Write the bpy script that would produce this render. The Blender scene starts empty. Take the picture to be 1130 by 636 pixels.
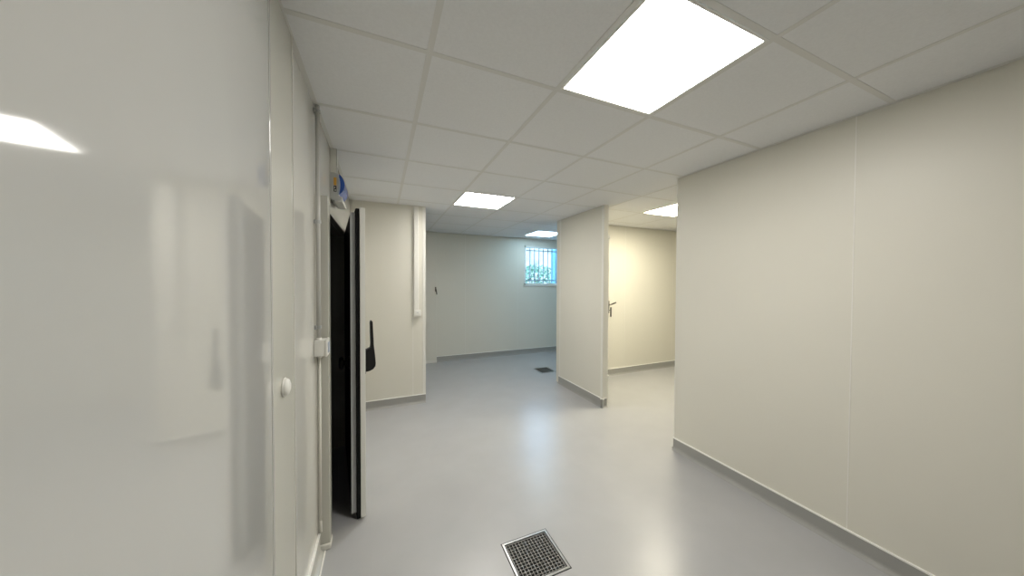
import bpy, bmesh, math, random
from mathutils import Vector, Matrix
random.seed(4)
scn = bpy.context.scene
C = scn.collection

# ------------------------------------------------------------------ materials
def mat(name, col, rough=0.5, metal=0.0, spec=0.5, bump=0.0, bscale=40.0, mottle=0.0, mscale=2.0,
        rvar=0.0, coat=0.0, coat_r=0.1, emit=None, estr=0.0, stretch=(1, 1, 1), detail=4.0):
    m = bpy.data.materials.new(name); m.use_nodes = True
    nt = m.node_tree; b = nt.nodes['Principled BSDF']
    b.inputs['Base Color'].default_value = (*col, 1)
    b.inputs['Roughness'].default_value = rough
    b.inputs['Metallic'].default_value = metal
    b.inputs['Specular IOR Level'].default_value = spec
    b.inputs['Coat Weight'].default_value = coat
    b.inputs['Coat Roughness'].default_value = coat_r
    if emit:
        b.inputs['Emission Color'].default_value = (*emit, 1)
        b.inputs['Emission Strength'].default_value = estr
    if bump or mottle or rvar:
        tc = nt.nodes.new('ShaderNodeTexCoord'); mp = nt.nodes.new('ShaderNodeMapping')
        mp.inputs['Scale'].default_value = stretch
        nt.links.new(tc.outputs['Object'], mp.inputs['Vector'])
    if mottle:
        n = nt.nodes.new('ShaderNodeTexNoise'); n.inputs['Scale'].default_value = mscale
        n.inputs['Detail'].default_value = detail
        nt.links.new(mp.outputs[0], n.inputs['Vector'])
        r = nt.nodes.new('ShaderNodeMapRange')
        r.inputs['From Min'].default_value = .3; r.inputs['From Max'].default_value = .7
        r.inputs['To Min'].default_value = 1 - mottle; r.inputs['To Max'].default_value = 1 + mottle
        nt.links.new(n.outputs['Fac'], r.inputs['Value'])
        mx = nt.nodes.new('ShaderNodeVectorMath'); mx.operation = 'SCALE'
        mx.inputs[0].default_value = col
        nt.links.new(r.outputs[0], mx.inputs['Scale'])
        nt.links.new(mx.outputs[0], b.inputs['Base Color'])
    if rvar:
        n = nt.nodes.new('ShaderNodeTexNoise'); n.inputs['Scale'].default_value = 3.0
        n.inputs['Detail'].default_value = 6
        nt.links.new(mp.outputs[0], n.inputs['Vector'])
        r = nt.nodes.new('ShaderNodeMapRange')
        r.inputs['From Min'].default_value = .3; r.inputs['From Max'].default_value = .7
        r.inputs['To Min'].default_value = rough - rvar; r.inputs['To Max'].default_value = rough + rvar
        nt.links.new(n.outputs['Fac'], r.inputs['Value'])
        nt.links.new(r.outputs[0], b.inputs['Roughness'])
    if bump:
        n = nt.nodes.new('ShaderNodeTexNoise'); n.inputs['Scale'].default_value = bscale
        n.inputs['Detail'].default_value = 3
        nt.links.new(mp.outputs[0], n.inputs['Vector'])
        bp = nt.nodes.new('ShaderNodeBump'); bp.inputs['Strength'].default_value = bump
        bp.inputs['Distance'].default_value = 0.002
        nt.links.new(n.outputs['Fac'], bp.inputs['Height'])
        nt.links.new(bp.outputs[0], b.inputs['Normal'])
    return m

WALLC = (.74, .717, .63)
M = {}
M['wall'] = mat('lacquered_panel', WALLC, .42, spec=.4, bump=.04, bscale=8, mottle=.012, mscale=1.2)
M['wall_gloss'] = mat('glossy_lacquered_panel', (.68, .67, .62), .10, spec=.5, mottle=.01)
M['leaf_gloss'] = mat('glossy_door_skin', (.58, .58, .555), .06, spec=.5, mottle=.01)
M['ceiling'] = mat('ceiling_tile', (.83, .83, .83), .9, spec=.2, bump=.25, bscale=180, mottle=.02, mscale=90)
M['tbar'] = mat('ceiling_grid_enamel', (.735, .725, .695), .5, spec=.4)
M['floor'] = mat('epoxy_floor', (.435, .435, .435), .30, spec=.48, bump=.10, bscale=70, mottle=.035, mscale=3.5, detail=8)
M['base'] = mat('grey_baseboard', (.36, .357, .335), .45, bump=.05, bscale=60, mottle=.03)
M['base_light'] = mat('pale_baseboard', (.56, .555, .52), .25)
M['caulk'] = mat('white_sealant', (.93, .92, .87), .4)
M['joint'] = mat('panel_joint_sealant', (.84, .82, .76), .35)
M['white'] = mat('white_plastic', (.80, .79, .74), .35)
M['white_trim'] = mat('white_trim', (.80, .785, .72), .3)
M['alu'] = mat('satin_metal', (.42, .43, .43), .38, metal=.4, mottle=.03, mscale=20)
M['steel'] = mat('stainless_steel', (.62, .61, .59), .28, metal=1.0, bump=.05, bscale=300)
M['grate'] = mat('worn_steel_grate', (.20, .195, .18), .5, metal=.7, mottle=.15, mscale=40)
M['dark_steel'] = mat('dark_steel', (.17, .155, .13), .35, metal=.7)
M['black'] = mat('black_plastic', (.012, .012, .012), .38, spec=.4)
M['rubber'] = mat('black_rubber_gasket', (.006, .006, .006), .7, spec=.2)
M['painted_shade'] = mat('shade_black_lining', (.018, .02, .019), .7, spec=.15)  # near-black colour carries the shade inside the unlit room
M['pit'] = mat('drain_pit', (.045, .043, .04), .6, mottle=.3, mscale=30)
M['blackhole'] = mat('drain_hole', (.008, .008, .008), .8)
M['blue'] = mat('blue_lens', (.03, .10, .42), .22, spec=.6)
M['bluegrey'] = mat('pale_blue_plastic', (.50, .56, .66), .35)
M['case'] = mat('grey_white_case', (.56, .57, .55), .4)
M['orange'] = mat('orange_label', (.70, .38, .06), .5)
M['grille'] = mat('grille_paint', (.16, .18, .21), .5)
M['leaf'] = mat('outdoor_leaf', (.12, .20, .12), .5, mottle=.3, mscale=5)
M['stem'] = mat('outdoor_stem', (.12, .09, .06), .8)
M['ground'] = mat('outdoor_ground', (.40, .40, .38), .9, mottle=.1, mscale=4)
M['outwall'] = mat('outdoor_render', (.07, .16, .17), .8, mottle=.04)
M['retain'] = mat('outdoor_concrete', (.33, .27, .20), .9, mottle=.35, mscale=2.2, detail=8)
M['diff'] = mat('light_diffuser', (.9, .9, .88), .5, emit=(1, .972, .925), estr=27)
M['diff_warm'] = mat('warm_light_diffuser', (.9, .9, .85), .5, emit=(1, .93, .74), estr=58)
M['diff_cool'] = mat('cool_light_diffuser', (.9, .9, .9), .5, emit=(.55, .82, 1), estr=11)
g = bpy.data.materials.new('window_glass'); g.use_nodes = True
gb = g.node_tree.nodes['Principled BSDF']
gb.inputs['Base Color'].default_value = (.93, .97, 1, 1); gb.inputs['Roughness'].default_value = .02
gb.inputs['Transmission Weight'].default_value = 1; gb.inputs['IOR'].default_value = 1.45
M['glass'] = g

# ------------------------------------------------------------------ helpers
def bx(bm, x0, x1, y0, y1, z0, z1, bev=0.0, seg=1):
    r = bmesh.ops.create_cube(bm, size=1)
    vs = r['verts']
    for v in vs:
        v.co = Vector(((x0 + x1) / 2 + v.co.x * (x1 - x0), (y0 + y1) / 2 + v.co.y * (y1 - y0), (z0 + z1) / 2 + v.co.z * (z1 - z0)))
    if bev:
        es = list({e for v in vs for e in v.link_edges})
        bmesh.ops.bevel(bm, geom=es, offset=bev, segments=seg, profile=.5, affect='EDGES')

def cyl(bm, p0, p1, r0, r1=None, n=16):
    p0, p1 = Vector(p0), Vector(p1); d = p1 - p0
    r1 = r0 if r1 is None else r1
    mt = Matrix.Translation((p0 + p1) / 2) @ d.to_track_quat('Z', 'Y').to_matrix().to_4x4()
    bmesh.ops.create_cone(bm, cap_ends=True, segments=n, radius1=r0, radius2=r1, depth=d.length, matrix=mt)

def tube(bm, pts, r, n=10):
    for a, b in zip(pts, pts[1:]): cyl(bm, a, b, r, n=n)
    for p in pts[1:-1]: bmesh.ops.create_uvsphere(bm, u_segments=n, v_segments=6, radius=r, matrix=Matrix.Translation(p))

def prism(bm, poly, axis, a0, a1):
    """extrude a 2-D outline along an axis; outline given in the two other axes (xyz order)"""
    def P(u, v, a):
        return {'x': (a, u, v), 'y': (u, a, v), 'z': (u, v, a)}[axis]
    A = [bm.verts.new(P(u, v, a0)) for u, v in poly]; B = [bm.verts.new(P(u, v, a1)) for u, v in poly]
    n = len(poly)
    bm.faces.new(A); bm.faces.new(B)
    for i in range(n): bm.faces.new((A[i], A[(i + 1) % n], B[(i + 1) % n], B[i]))
    bmesh.ops.recalc_face_normals(bm, faces=bm.faces)

def lathe(bm, prof, mt, n=32):
    """prof: list of (radius, height); revolved about local Z then placed by mt"""
    rings = []
    for r, h in prof:
        if r < 1e-6: rings.append([bm.verts.new(mt @ Vector((0, 0, h)))])
        else: rings.append([bm.verts.new(mt @ Vector((r * math.cos(2 * math.pi * k / n), r * math.sin(2 * math.pi * k / n), h))) for k in range(n)])
    for A, B in zip(rings, rings[1:]):
        for k in range(n):
            a = [A[k % len(A)], A[(k + 1) % len(A)], B[(k + 1) % len(B)], B[k % len(B)]]
            u = []
            for v in a:
                if v not in u: u.append(v)
            if len(u) > 2: bm.faces.new(u)
    bmesh.ops.recalc_face_normals(bm, faces=bm.faces)

def obj(name, bm, m, parent=None, smooth=False):
    me = bpy.data.meshes.new(name); bm.to_mesh(me); bm.free()
    me.materials.append(M[m] if isinstance(m, str) else m)
    if smooth:
        for p in me.polygons: p.use_smooth = True
    o = bpy.data.objects.new(name, me); C.objects.link(o)
    if parent is not None: o.parent = parent
    return o

def part(name, fn, m, parent=None, smooth=False):
    bm = bmesh.new(); fn(bm); return obj(name, bm, m, parent, smooth)

def thing(name, label, cat, loc=(0, 0, 0), rz=0, group=None):
    o = bpy.data.objects.new(name, None); C.objects.link(o)
    o.empty_display_size = .1
    o.location = loc; o.rotation_euler = (0, 0, rz); o['label'] = label; o['category'] = cat
    if group: o['group'] = group
    return o

def struct(o, label=None, cat=None):
    o['kind'] = 'structure'
    if label: o['label'] = label
    if cat: o['category'] = cat
    return o

def slab(bm, axes, r0, r1, t0, t1, holes=()):
    """plate spanning r0 x r1 in the two named axes, t0..t1 in the third, with rectangular holes"""
    us = sorted({r0[0], r0[1], *[h[0] for h in holes], *[h[1] for h in holes]})
    vs = sorted({r1[0], r1[1], *[h[2] for h in holes], *[h[3] for h in holes]})
    for a, b in zip(us, us[1:]):
        for c, d in zip(vs, vs[1:]):
            mu, mv = (a + b) / 2, (c + d) / 2
            if any(h[0] < mu < h[1] and h[2] < mv < h[3] for h in holes): continue
            if axes == 'xy': bx(bm, a, b, c, d, t0, t1)
            if axes == 'yz': bx(bm, t0, t1, a, b, c, d)
            if axes == 'xz': bx(bm, a, b, t0, t1, c, d)

# ------------------------------------------------------------------ dimensions (metres)
CAM = (0, 0, 1.5045)
H = 2.439                      # underside of the ceiling grid
GX, GY, T = .1832, 1.2958, .6  # ceiling grid origin and module
XW = -.327                     # left wall face
XR = 2.437                     # right wall face
YR = 1.951                     # right wall end
YB = 5.84                      # back wall
YL = 3.94                      # short wall facing the camera
YY = 3.94                      # back wall of the right hand room
XE, YN = 6.2, -2.6

# ------------------------------------------------------------------ floor and ceiling
D1 = (.625, .918, 1.333, 1.615)
D2 = (2.435, 2.718, 4.45, 4.757)
o = part('floor', lambda bm: slab(bm, 'xy', (-2.6, XE + .1), (YN - .1, YB + .12), -.06, 0, [D1, D2]), 'floor')
struct(o, 'pale grey glossy epoxy floor', 'floor')
lights = [(1, -1, 'diff'), (1, 3, 'diff'), (4, 6, 'diff_cool'), (5, 2, 'diff_warm')]
def cell(i, j): return (GX + i * T, GX + (i + 1) * T, GY + j * T, GY + (j + 1) * T)
o = part('ceiling', lambda bm: slab(bm, 'xy', (-2.6, XE + .1), (YN - .1, YB + .12), H + .0015, H + .12,
         [cell(i, j) for i, j, _ in lights]), 'ceiling')
struct(o, 'suspended ceiling of white square tiles', 'ceiling')
ceil = o
def grid(bm):
    w = .012
    i = math.ceil((XW - GX) / T)
    x = GX + i * T
    while x < XE:
        bx(bm, x - w, x + w, YN, YB, H, H + .0012)
        x += T
    j = math.ceil((YN - GY) / T); y = GY + j * T
    while y < YB:
        bx(bm, XW, XE, y - w, y + w, H + .0002, H + .0012)
        y += T
part('ceiling_grid', grid, 'tbar', ceil)
# perimeter angle
def perim(bm):
    w = .022; h0 = H - .001
    bx(bm, XW, XW + w, YN, YL, h0, H + .001)
    bx(bm, XR - w, XR, YN, YR, h0, H + .001)
    bx(bm, XW, .506, YL - w, YL, h0, H + .001)
    bx(bm, XW, XE, YB - w, YB, h0, H + .001)
    bx(bm, 2.53, XE, YY - w, YY, h0, H + .001)
part('perimeter_angle', perim, 'tbar', ceil)

def light(i, j, m, label):
    x0, x1, y0, y1 = cell(i, j); w = .012
    t = thing('ceiling_light', label, 'ceiling light', ((x0 + x1) / 2, (y0 + y1) / 2, H), group='square light panels set in the ceiling')
    hx = T / 2 - .0125
    def fr(bm):
        a, b = hx, hx - .012
        bx(bm, -a, a, b, a, -.001, .03); bx(bm, -a, a, -a, -b, -.001, .03)
        bx(bm, -a, -b, -b, b, -.001, .03); bx(bm, b, a, -b, b, -.001, .03)
        bx(bm, -a, a, -a, a, .03, .05)
    part('frame', fr, 'white', t)
    part('diffuser', lambda bm: bx(bm, -hx + .012, hx - .012, -hx + .012, hx - .012, .003, .012), m, t)
    return t
LL = ['large bright square light panel in the ceiling nearest the camera',
      'white ceiling light panel in front of the blue lit back room',
      'bluish light panel in the ceiling just before the barred window',
      'partly hidden light panel in the ceiling of the bright yellowish room on the right']
for (i, j, m), l in zip(lights, LL): light(i, j, m, l)

# ------------------------------------------------------------------ walls
DA = (.06, 1.135); DB = (2.03, 3.16)      # cold room door openings along the left wall
HA, HB = 2.36, 1.925
def wl(bm): slab(bm, 'yz', (YN, YB), (0, H + .006), XW - .10, XW, [(DA[0], DA[1], -1, HA), (DB[0], DB[1], -1, HB)])
# openings reach the floor
def wall_left(bm):
    for y0, y1, z0 in ((YN, DA[0], 0), (DA[0], DA[1], HA), (DA[1], DB[0], 0), (DB[0], DB[1], HB), (DB[1], YB, 0)):
        bx(bm, XW - .10, XW, y0, y1, z0, H + .006)
wlft = struct(part('wall_left', wall_left, 'wall_gloss'), 'glossy off-white panel wall on the left', 'wall')
wr = struct(part('wall_right', lambda bm: bx(bm, XR, XR + .08, YN, YR, 0, H + .006, .002), 'wall'), 'off-white panel wall on the right', 'wall')
def joints(parent, spots):
    def f(bm):
        for b in spots: bx(bm, *b)
    part('panel_joint', f, 'joint', parent)
joints(wr, [(XR - .0012, XR, y - .0022, y + .0022, .1, H) for y in (.832, -.28, -1.39)])
part('end_profile', lambda bm: bx(bm, XR - .002, XR + .082, YR - .004, YR + .002, .1, H), 'white_trim', wr)
wf = struct(part('wall_front', lambda bm: bx(bm, XW, .506, YL, YL + .08, 0, H + .006, .002), 'wall'), 'short off-white wall facing the camera beside the dark doorway', 'wall')
joints(wf, [(.352, .357, YL - .001, YL, .1, H), (-.2, -.196, YL - .001, YL, .1, H)])
def corner_profile(bm):
    bx(bm, .470, .509, YL - .003, YL, .0, H, .0008); bx(bm, .506, .509, YL - .003, YL + .083, 0, H, .0008)
part('corner_profile', corner_profile, 'white_trim', wf)

def wall_back(bm): slab(bm, 'xz', (XW, XE), (0, H + .006), YB, YB + .12, [(2.76, 3.76, 1.452, 2.285), (4.45, 5.75, 1.452, 2.285)])  # right-hand hole is for the added, unseen window
wb = struct(part('wall_back', wall_back, 'wall'), 'back wall with the barred window', 'wall')
joints(wb, [(x, x + .003, YB - .001, YB, .1, H) for x in (1.5, 2.62)])
wp = struct(part('wall_partition', lambda bm: bx(bm, 2.455, 2.516, 2.956, YY, 0, H + .006, .002), 'wall'), 'free-standing off-white partition panel in the middle', 'wall')
part('end_profile', lambda bm: bx(bm, 2.452, 2.519, 2.950, 2.990, .1, H, .002), 'white_trim', wp)
part('corner_profile', lambda bm: bx(bm, 2.452, 2.456, 3.91, YY, .1, H, .0005), 'white_trim', wp)
wy = struct(part('wall_far_right', lambda bm: bx(bm, 2.455, XE, YY, YY + .08, 0, H + .006), 'wall'), 'bright cream wall of the right hand room', 'wall')
joints(wy, [(x, x + .003, YY - .001, YY, .1, H) for x in (3.72, 4.83)])
struct(part('wall_east', lambda bm: bx(bm, XE, XE + .1, YN, YB + .12, 0, H + .006), 'wall'), 'end wall of the right hand rooms', 'wall')
struct(part('wall_south', lambda bm: bx(bm, XW - .1, XE, YN - .1, YN, 0, H + .006), 'wall'), 'wall behind the camera', 'wall')
struct(part('wall_south_right', lambda bm: bx(bm, XR + .08, XE, -.6, -.52, 0, H + .006), 'wall'), 'near wall of the right hand room', 'wall')
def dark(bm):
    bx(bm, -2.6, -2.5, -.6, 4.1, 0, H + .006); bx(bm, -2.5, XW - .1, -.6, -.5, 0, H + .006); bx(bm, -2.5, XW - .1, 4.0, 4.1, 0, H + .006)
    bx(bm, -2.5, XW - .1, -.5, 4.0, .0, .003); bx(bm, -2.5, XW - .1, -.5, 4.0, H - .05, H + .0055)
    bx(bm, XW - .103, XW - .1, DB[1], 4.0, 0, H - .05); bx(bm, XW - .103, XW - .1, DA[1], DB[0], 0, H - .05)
struct(part('wall_cold_room', dark, 'painted_shade'), 'store room lining behind the door, its shade painted in near-black', 'wall')

# baseboards: cove profile + white sealant bead on top
def cove(bm, axis, face, sign, a0, a1, h=.1):
    """axis = running axis; face = wall coordinate; sign = side the board stands on"""
    pr = [(0, 0), (.034, 0), (.024, .003), (.016, .009), (.011, .018), (.009, .03), (.009, h), (0, h)]
    if axis == 'y': prism(bm, [(face + sign * u, v) for u, v in pr], 'y', a0, a1)
    else: prism(bm, [(face + sign * u, v) for u, v in pr], 'x', a0, a1)
def baseboard(name, runs, m='base', label='grey coved baseboard'):
    bm = bmesh.new()
    for r in runs: cove(bm, *r)
    o = struct(obj(name, bm, m), label, 'baseboard')
    bm = bmesh.new()
    for axis, f, s, a0, a1 in runs:
        u0, u1 = sorted((f, f + s * .0115))
        if axis == 'y': bx(bm, u0, u1, a0, a1, .0995, .1075)
        else: bx(bm, a0, a1, u0, u1, .0995, .1075)
    obj('sealant_bead', bm, 'caulk', o)
    return o
baseboard('baseboard_right', [('y', XR, -1, YN, YR), ('x', YR, 1, XR, XR + .08)], label='grey coved baseboard along the right wall')
baseboard('baseboard_front', [('x', YL, -1, XW, .506)], label='grey coved baseboard of the short wall')
baseboard('baseboard_back', [('x', YB, -1, .945, XE)], label='grey coved baseboard of the back room')
baseboard('baseboard_partition', [('y', 2.455, -1, 2.956 - .034, YY), ('x', 2.956, -1, 2.455 - .034, 2.516)], label='grey coved baseboard round the partition')
baseboard('baseboard_far_right', [('x', YY, -1, 2.56, XE)], label='grey coved baseboard under the cream wall')
bl = baseboard('baseboard_left', [('y', XW, 1, DA[1] + .28, 1.955)], 'base_light', 'pale baseboard at the foot of the left wall')
part('floor_bead', lambda bm: bx(bm, XW + .03, XW + .037, DA[1] + .28, 1.955, 0, .004), 'caulk', bl)

# boxed pilaster left in the back room
o = part('trim_1', lambda bm: (bx(bm, XW, .945, YB - .05, YB, 0, H, .003)), 'wall'); struct(o, 'boxed pilaster at the left of the back room', 'trim')
part('plinth', lambda bm: bx(bm, XW, .948, YB - .056, YB, 0, .05, .002), 'white_trim', o)

# ------------------------------------------------------------------ window
WZ0, WZ1 = 1.452, 2.285
def window(name, WX0, WX1, label, glabel):
    win = struct(bpy.data.objects.new(name, None), label, 'window'); C.objects.link(win)
    def wfr(bm):
        a = .038; y0, y1 = YB - .006, YB + .05
        bx(bm, WX0, WX1, y0, y1, WZ1 - a, WZ1, .003); bx(bm, WX0, WX1, y0, y1, WZ0, WZ0 + a, .003)
        bx(bm, WX0, WX0 + a, y0, y1, WZ0, WZ1, .003); bx(bm, WX1 - a, WX1, y0, y1, WZ0, WZ1, .003)
    part('window_frame', wfr, 'white', win)
    part('pane', lambda bm: bx(bm, WX0 + .036, WX1 - .036, YB + .018, YB + .024, WZ0 + .036, WZ1 - .036), 'glass', win)
    part('window_sill', lambda bm: bx(bm, WX0 - .01, WX1 + .01, YB - .02, YB + .12, WZ0 - .02, WZ0, .004), 'white', win)
    if not glabel: return
    gr = thing('window_grille', glabel, 'grille', (0, 0, 0))
    def rail(z): return lambda bm: bx(bm, WX0, WX1, YB + .080, YB + .088, z - .009, z + .009)
    part('rail', rail(WZ0 + .10), 'grille', gr); part('rail', rail(WZ1 - .09), 'grille', gr)
    n = 9
    for k in range(n):
        x = WX0 + .075 + k * (WX1 - WX0 - .13) / (n - 1)
        part('bar', (lambda x: lambda bm: cyl(bm, (x, YB + .084, WZ0), (x, YB + .084, WZ1), 0.0085, n=10))(x), 'grille', gr)
window('window_1', 2.76, 3.76, 'white framed window with bars in the back room', 'thin dark security bars outside the back room window')
window('added_window', 4.45, 5.75, 'unseen window added to the back room for blue daylight', None)  # added out of view to bring blue daylight into the back room

# outside the window
struct(part('ground', lambda bm: bx(bm, -6, 14, YB + .13, 24, -.3, .9), 'ground'), 'pale ground outside the window', 'ground')
o = part('garden_pier', lambda bm: (bx(bm, 4.45, 4.80, 7.4, 7.62, .9, 3.9, .01), bx(bm, 4.42, 4.83, 7.37, 7.65, 3.9, 3.97, .01)), 'outwall')
o['label'] = 'pale blue outdoor pier seen through the right edge of the barred window'; o['category'] = 'pier'
o = part('backdrop_wall', lambda bm: (bx(bm, -2, 13, 12.6, 12.8, .9, 3.1), bx(bm, -2.02, 13.02, 12.57, 12.83, 3.1, 3.15, .01)), 'retain')  # wall added to dim the bright sky so the bars show
o['label'] = 'pale mottled wall added across the yard to dim the sky behind the bars'; o['category'] = 'garden wall'
sh = thing('garden_shrub', 'leafy green shrub outside seen through the barred window', 'shrub', (5.75, 11.0, .9))
def crown(bm):
    for k in range(1100):
        a, b, r = random.uniform(0, 6.283), random.uniform(-1, 1), random.uniform(.3, 1) ** .5
        c = Vector((math.cos(a) * math.sqrt(1 - b * b) * .8 * r, math.sin(a) * math.sqrt(1 - b * b) * .7 * r, .75 + b * .62 * r))
        s = random.uniform(.04, .09)
        rot = Matrix.Rotation(random.uniform(0, 6.28), 3, Vector((random.random(), random.random(), random.random() + .1)).normalized())
        q = [rot @ Vector(p) * s + c for p in ((-1, 0, 0), (0, -.45, .1), (1, 0, 0), (0, .45, .1))]
        bm.faces.new([bm.verts.new(p) for p in q])
part('foliage', crown, 'leaf', sh)
part('stem', lambda bm: [cyl(bm, (0, 0, 0), (dx, dy, 1.1), .035, .015) for dx, dy in ((.3, .1), (-.3, .1), (0, -.2), (.05, .25))], 'stem', sh)

# ------------------------------------------------------------------ foreground glossy door leaf (hinged at the far end, ajar)
hx, hy = -.304, 1.128
ang = math.radians(7.4)
d1 = bpy.data.objects.new('door_1', None); C.objects.link(d1)
struct(d1, 'glossy pale grey door leaf standing ajar along the left edge', 'door')
d1.location = (hx, hy, 0); d1.rotation_euler = (0, 0, ang)
# local: leaf runs along -y, thickness toward -x
part('door_leaf', lambda bm: bx(bm, -.055, 0, -1.10, -.006, .012, 2.395, .003, 2), 'leaf_gloss', d1)
part('edge_profile', lambda bm: bx(bm, -.058, .0025, -.012, .002, .010, 2.397, .0015), 'leaf_gloss', d1)
part('gasket', lambda bm: bx(bm, -.058, -.055, -1.05, -.06, .05, 2.34), 'rubber', d1)

# casing between that door and the wall
cs = part('trim_2', lambda bm: (bx(bm, XW, XW + .016, DA[1] + .012, 1.412, 0, H - .002, .003, 2)), 'white_trim')
struct(cs, 'vertical cover strip beside the glossy door', 'trim')
M['strip'] = mat('cream_cover_strip', (.56, .552, .49), .22)
cs.data.materials[0] = M['strip']
part('edge_bead', lambda bm: bx(bm, XW, XW + .019, 1.412, 1.424, 0, H - .002, .003, 2), 'wall_gloss', cs)

# round white cap on the strip
cp = thing('round_cap', 'round white plastic cap on the cover strip beside the glossy door', 'cap', (XW + .016, 1.272, 1.140))
mt = Matrix.Rotation(math.pi / 2, 4, 'Y')
part('rim', lambda bm: lathe(bm, [(0, 0), (.0325, 0), (.0335, .003), (.031, .0055), (0, .0055)], mt), 'white', cp, True)
part('dome', lambda bm: lathe(bm, [(.030, .004), (.0295, .009), (.025, .0145), (.016, .018), (.006, .0193), (0, .0195)], mt), 'white', cp, True)

# ------------------------------------------------------------------ door frame of the dark doorway
JX = -.270
fr = part('trim_3', lambda bm: (
    bx(bm, XW, JX, 1.962, 2.026, 0, HB + .055, .004, 2),
    bx(bm, XW, JX - .02, DB[1], DB[1] + .064, 0, HB + .055, .004, 2),
    bx(bm, XW, JX - .02, 2.026, DB[1], HB - .002, HB + .055, .004, 2),
    bx(bm, XW - .1, XW, DB[0], DB[0] + .004, 0, HB), bx(bm, XW - .1, XW, DB[1] - .004, DB[1], 0, HB),
    bx(bm, XW - .1, XW, DB[0], DB[1], HB - .004, HB)), 'strip')
struct(fr, 'cream door frame round the dark doorway', 'trim')
part('floor_foot', lambda bm: bx(bm, XW + .002, JX + .004, 1.955, 2.032, 0, .035, .008, 3), 'white_trim', fr)
part('frame_gasket', lambda bm: (bx(bm, JX - .03, JX - .001, 2.026, 2.033, 0, HB), bx(bm, XW - .1, JX - .03, 2.026, 2.036, 0, HB)), 'rubber', fr)

# ajar leaf, hinged at the far jamb
A2 = math.radians(7.6)
d2 = bpy.data.objects.new('door_2', None); C.objects.link(d2)
struct(d2, 'white cold room door leaf ajar with black gasket and black handle', 'door')
L2 = 1.075
nx, ny = -.094, 2.128      # outer near corner
d2.location = (nx - L2 * math.sin(A2), ny + L2 * math.cos(A2), 0); d2.rotation_euler = (0, 0, A2)
Z0, Z1 = .014, 1.968
part('outer_skin', lambda bm: bx(bm, -.030, 0, -L2, 0, Z0, Z1, .003, 2), 'white', d2)
part('gasket', lambda bm: bx(bm, -.052, -.030, -L2 + .012, -.02, Z0 - .010, Z1 - .006, .003), 'rubber', d2)
part('inner_panel', lambda bm: bx(bm, -.0795, -.052, -L2 + .045, -.06, Z0 + .018, Z1 - .035, .002), 'painted_shade', d2)  # inner face coloured near-black for the shade it stands in
M['edge'] = mat('pale_grey_profile', (.58, .59, .59), .35)
part('inner_edge_profile', lambda bm: (bx(bm, -.081, -.052, -L2 + .040, -L2 + .052, Z0 + .018, Z1 - .028, .0015),
                                       ), 'edge', d2)
# black lever handle on the outer face: outline in x-z, extruded along the leaf
hd = part('door_handle', lambda bm: None, 'black', d2)
def hbody(bm):
    out = [(.000, .918), (.020, .922), (.040, .932), (.052, .948), (.055, .968), (.050, 1.03), (.0435, 1.09), (.040, 1.17), (.037, 1.243), (.031, 1.252),
           (.0235, 1.250), (.020, 1.240), (.021, 1.17), (.0235, 1.10), (.020, 1.075), (.000, 1.058)]
    out = [(u + (.012 if u > 0 else 0), v) for u, v in out]
    prism(bm, out, 'y', -L2 + .060, -L2 + .100)
    bmesh.ops.bevel(bm, geom=[e for e in bm.edges if abs(e.verts[0].co.y - e.verts[1].co.y) < 1e-6], offset=.004, segments=2, affect='EDGES')
bm = bmesh.new(); hbody(bm); bm.to_mesh(hd.data); bm.free()
part('handle_plate', lambda bm: bx(bm, 0, .006, -L2 + .045, -L2 + .115, .91, 1.075, .002), 'black', hd)
# inner release knob
kn = part('release_knob', lambda bm: lathe(bm, [(0, 0), (.038, 0), (.038, .007), (.016, .012), (.016, .034), (.038, .038), (.042, .050), (.035, .062), (0, .066)],
          Matrix.Translation((-.0795, -L2 + .19, .965)) @ Matrix.Rotation(-math.pi / 2, 4, 'Y')), 'black', d2, True)
for z in (.35, 1.62):
    part('hinge', (lambda z: lambda bm: (bx(bm, -.004, .012, -.10, .004, z - .05, z + .05, .003), cyl(bm, (.004, .010, z - .055), (.004, .010, z + .055), .009)))(z), 'alu', d2)

# ------------------------------------------------------------------ conduit, switch box on the left wall
cd = thing('conduit', 'grey pipe conduit running from the ceiling down to the switch box by the dark doorway', 'conduit', (XW + .018, 1.905, 0))
part('pipe', lambda bm: cyl(bm, (0, 0, 1.198), (0, 0, H - .004), .0105, n=20), 'base_light', cd, True)
for z in (2.405, 1.822, 1.262):
    part('clip', (lambda z: lambda bm: (bx(bm, -.018, -.006, -.018, .018, z - .010, z + .010, .002), cyl(bm, (0, 0, z - .008), (0, 0, z + .008), .014, n=20)))(z), 'alu', cd)
sb = thing('switch_box', 'white switch box on the left wall at the foot of the grey conduit', 'switch box', (XW, 1.905, 1.153))
part('body', lambda bm: bx(bm, 0, .050, -.038, .040, -.043, .043, .004, 2), 'white', sb)
part('cover', lambda bm: bx(bm, .050, .062, -.042, .044, -.046, .046, .004, 2), 'white', sb)
part('rocker', lambda bm: bx(bm, .062, .066, -.022, .024, -.028, .028, .0015), 'bluegrey', sb)
part('pipe_entry', lambda bm: cyl(bm, (.018, 0, .043), (.018, 0, .052), .015, .013, 20), 'white', sb)
part('pipe_entry', lambda bm: cyl(bm, (.018, .02, -.060), (.018, .02, -.043), .010, .013, 20), 'white', sb)
cp2 = part('thin_conduit', lambda bm: tube(bm, [(XW + .018, 1.925, 1.093), (XW + .018, 1.925, .20), (XW + .018, 1.938, .128)], .0055, 12), 'white_trim', None, True)
cp2['label'] = 'thin white pipe running from the switch box down to the baseboard'; cp2['category'] = 'conduit'

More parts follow.
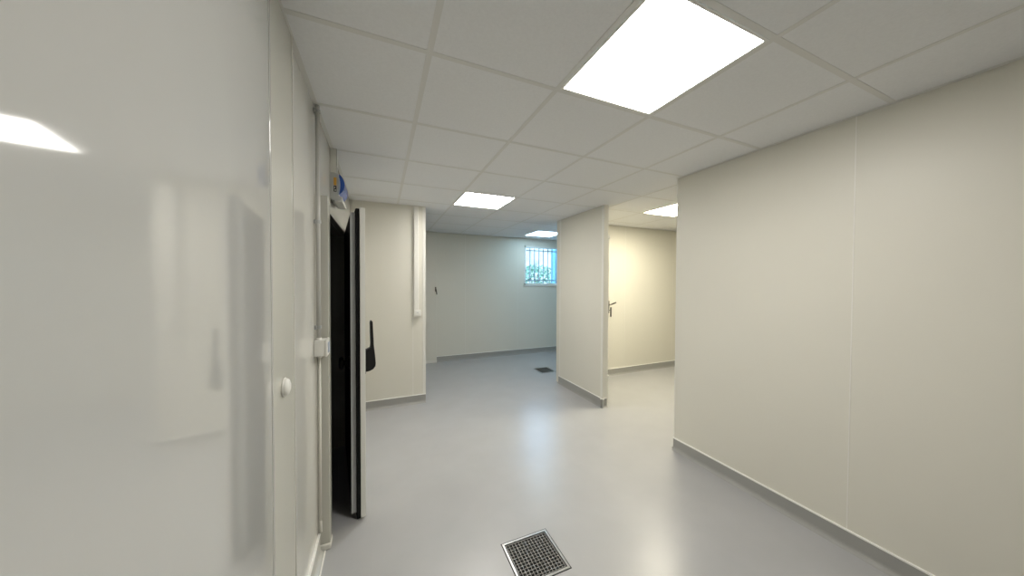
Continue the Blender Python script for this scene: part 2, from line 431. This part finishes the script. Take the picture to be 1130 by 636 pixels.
# ------------------------------------------------------------------ alarm unit over the dark doorway
al = thing('alarm_unit', 'grey alarm unit with bulging blue front above the dark doorway', 'alarm', (XW, 2.46, 2.073))
al.scale = (.92, 1, .84)
W_, D_ = .25, .056
def case(bm):
    prism(bm, [(0, .018), (.012, .004), (.03, 0), (.072, .004), (.080, .03), (D_, .045), (D_, .222), (.03, .230), (0, .230)], 'y', 0, W_)
part('case', case, 'case', al)
part('base_tray', lambda bm: bx(bm, .030, .084, .004, W_ - .004, -.010, .010, .004, 2), 'white', al)
part('cable_gland', lambda bm: cyl(bm, (.02, .06, -.010), (.02, .06, .02), .009), 'case', al)
def lens(x0, amp, inset, z0=.035, z1=.222):
    def f(bm):
        pts = []
        n = 14
        for k in range(n + 1):
            t = k / n; z = z0 + (z1 - z0) * t
            pts.append((x0 + amp * (1 - (2 * t - 1) ** 2) ** .8, z))
        prism(bm, pts, 'y', inset, W_ - inset)
    return f
part('cover_rim', lens(D_ - .004, .016, 0, .04, .222), 'bluegrey', al)
part('blue_lens', lens(D_ + .004, .038, .004, .055, .222), 'blue', al)
lb = part('label_plate', lambda bm: bx(bm, .024, .044, -.0012, 0, .125, .190), 'orange', al)
part('symbol_plate', lambda bm: bx(bm, .024, .044, -.0012, 0, .072, .122), 'black', al)
part('symbol', lambda bm: (bx(bm, .029, .035, -.0018, -.0012, .100, .112), bx(bm, .031, .039, -.0018, -.0012, .080, .090)), 'white', al)
tk = part('duct_riser', lambda bm: bx(bm, XW, XW + .040, 2.475, 2.515, 2.262, H - .002, .002), 'white')
tk['label'] = 'short white cable duct rising from the alarm unit to the ceiling'; tk['category'] = 'cable duct'
part('duct_edge_strip', lambda bm: bx(bm, XW + .0395, XW + .0415, 2.4745, 2.4765, 2.264, H - .002), 'alu', tk)  # thin grey strip along the duct's front edge

# ------------------------------------------------------------------ trunking and socket on the short wall
tr = thing('cable_trunking', 'white cable trunking running down the short wall beside its corner', 'cable trunking', (.392, YL, 0))
part('channel', lambda bm: bx(bm, -.030, .030, -.022, 0, 1.160, H - .003, .002), 'white_trim', tr)
part('lid', lambda bm: bx(bm, -.026, .026, -.027, -.022, 1.160, H - .003, .002), 'white_trim', tr)
so = thing('wall_switch', 'small white wall switch at the bottom end of the cable trunking', 'switch', (.405, YL, 1.122))
part('body', lambda bm: bx(bm, -.040, .040, -.040, 0, -.038, .040, .004, 2), 'white', so)
part('rocker', lambda bm: bx(bm, -.026, .026, -.045, -.040, -.026, .022, .002), 'white', so)
part('indicator', lambda bm: bx(bm, -.012, .012, -.0462, -.045, .006, .012), 'alu', so)

# ------------------------------------------------------------------ hook on the pilaster
hk = thing('wall_hook', 'small dark metal hook on the left edge of the blue-grey back wall', 'hook', (.925, YB - .05, 1.352))
part('back_plate', lambda bm: bx(bm, -.012, .012, -.005, 0, -.02, .065, .002), 'dark_steel', hk)
part('arm', lambda bm: tube(bm, [Vector(p) for p in ((0, -.004, .04), (.004, -.03, .02), (.01, -.042, -.02), (.016, -.04, -.055), (.020, -.022, -.068))], .008), 'dark_steel', hk, True)

# ------------------------------------------------------------------ folded door behind the partition with its lever handle
d3 = bpy.data.objects.new('door_3', None); C.objects.link(d3)
struct(d3, 'door leaf folded back against the far side of the partition', 'door')
d3.location = (2.519, 2.975, 0)
part('door_leaf', lambda bm: bx(bm, .002, .036, .0, .86, .012, 2.10, .003), 'white_trim', d3)
for z in (2.062, 1.69, .35):
    part('latch_keeper', (lambda z: lambda bm: bx(bm, .004, .044, -.012, .010, z - .018, z + .018, .002))(z), 'white', d3)
hh = part('door_handle', lambda bm: (bx(bm, .036, .052, .002, .042, 1.135, 1.285, .003), cyl(bm, (.05, .022, 1.235), (.085, .022, 1.235), .010)), 'dark_steel', d3)
part('lever', lambda bm: tube(bm, [Vector((.085, .022, 1.235)), Vector((.150, .0, 1.262))], .0085), 'dark_steel', hh)
part('key_tag', lambda bm: (cyl(bm, (.052, .022, 1.17), (.088, .022, 1.17), .006), bx(bm, .078, .102, .018, .026, 1.085, 1.205, .003)), 'dark_steel', hh)

# ------------------------------------------------------------------ floor drains
def drain(d, label):
    x0, x1, y0, y1 = d
    t = thing('floor_drain', label, 'floor drain', ((x0 + x1) / 2, (y0 + y1) / 2, 0), group='square steel floor drains')
    a, b = (x1 - x0) / 2, (y1 - y0) / 2
    def frame(bm, a, b, w, z0, z1):
        bx(bm, -a, a, b - w, b, z0, z1); bx(bm, -a, a, -b, -b + w, z0, z1)
        bx(bm, -a, -a + w, -b + w, b - w, z0, z1); bx(bm, a - w, a, -b + w, b - w, z0, z1)
    part('outer_seal', lambda bm: frame(bm, a, b, .006, -.05, .0008), 'rubber', t)
    part('frame', lambda bm: frame(bm, a - .005, b - .005, .011, -.05, .0022), 'steel', t)
    gx, gy = a - .021, b - .021
    def gr(bm):
        frame(bm, gx, gy, .005, -.020, -.001)
        n = 13
        for k in range(1, n):
            x = -gx + 2 * gx * k / n; bx(bm, x - .0022, x + .0022, -gy, gy, -.018, -.0020)
            y = -gy + 2 * gy * k / n; bx(bm, -gx, gx, y - .0022, y + .0022, -.018, -.0024)
    part('grate', gr, 'grate', t)
    def pit(bm):
        frame(bm, a - .016, b - .016, .004, -.16, -.022)
        bx(bm, -a + .016, a - .016, -b + .016, b - .016, -.175, -.16)
    pt = part('pit', pit, 'pit', t)
    part('strainer_cup', lambda bm: (cyl(bm, (0, 0, -.16), (0, 0, -.10), .066, .060, 28)), 'blackhole', pt)
drain(D1, 'square steel floor drain grate in the foreground floor')
drain(D2, 'dark square floor drain in the bluish floor of the back room')

# ------------------------------------------------------------------ world, camera, view
w = bpy.data.worlds.new('sky'); scn.world = w; w.use_nodes = True
nt = w.node_tree; bg = nt.nodes['Background']
bg.inputs['Color'].default_value = (.38, .66, 1.0, 1)
bg.inputs['Strength'].default_value = 13

cam = bpy.data.cameras.new('camera'); co = bpy.data.objects.new('camera', cam); C.objects.link(co)
cam.sensor_fit = 'HORIZONTAL'; cam.sensor_width = 36; cam.lens = 36 * 337.7 / 1130; cam.clip_start = .01
yaw, pi_, ro = .4031, -.0178, .0042
f = Vector((math.sin(yaw) * math.cos(pi_), math.cos(yaw) * math.cos(pi_), math.sin(pi_)))
r = Vector((math.cos(yaw), -math.sin(yaw), 0)); u = r.cross(f)
r2 = math.cos(ro) * r + math.sin(ro) * u; u2 = -math.sin(ro) * r + math.cos(ro) * u
mtx = Matrix(((r2.x, u2.x, -f.x, CAM[0]), (r2.y, u2.y, -f.y, CAM[1]), (r2.z, u2.z, -f.z, CAM[2]), (0, 0, 0, 1)))
co.matrix_world = mtx
scn.camera = co
vs = scn.view_settings
vs.view_transform = 'Standard'; vs.look = 'None'; vs.gamma = 1; vs.use_curve_mapping = False; vs.exposure = 0.0
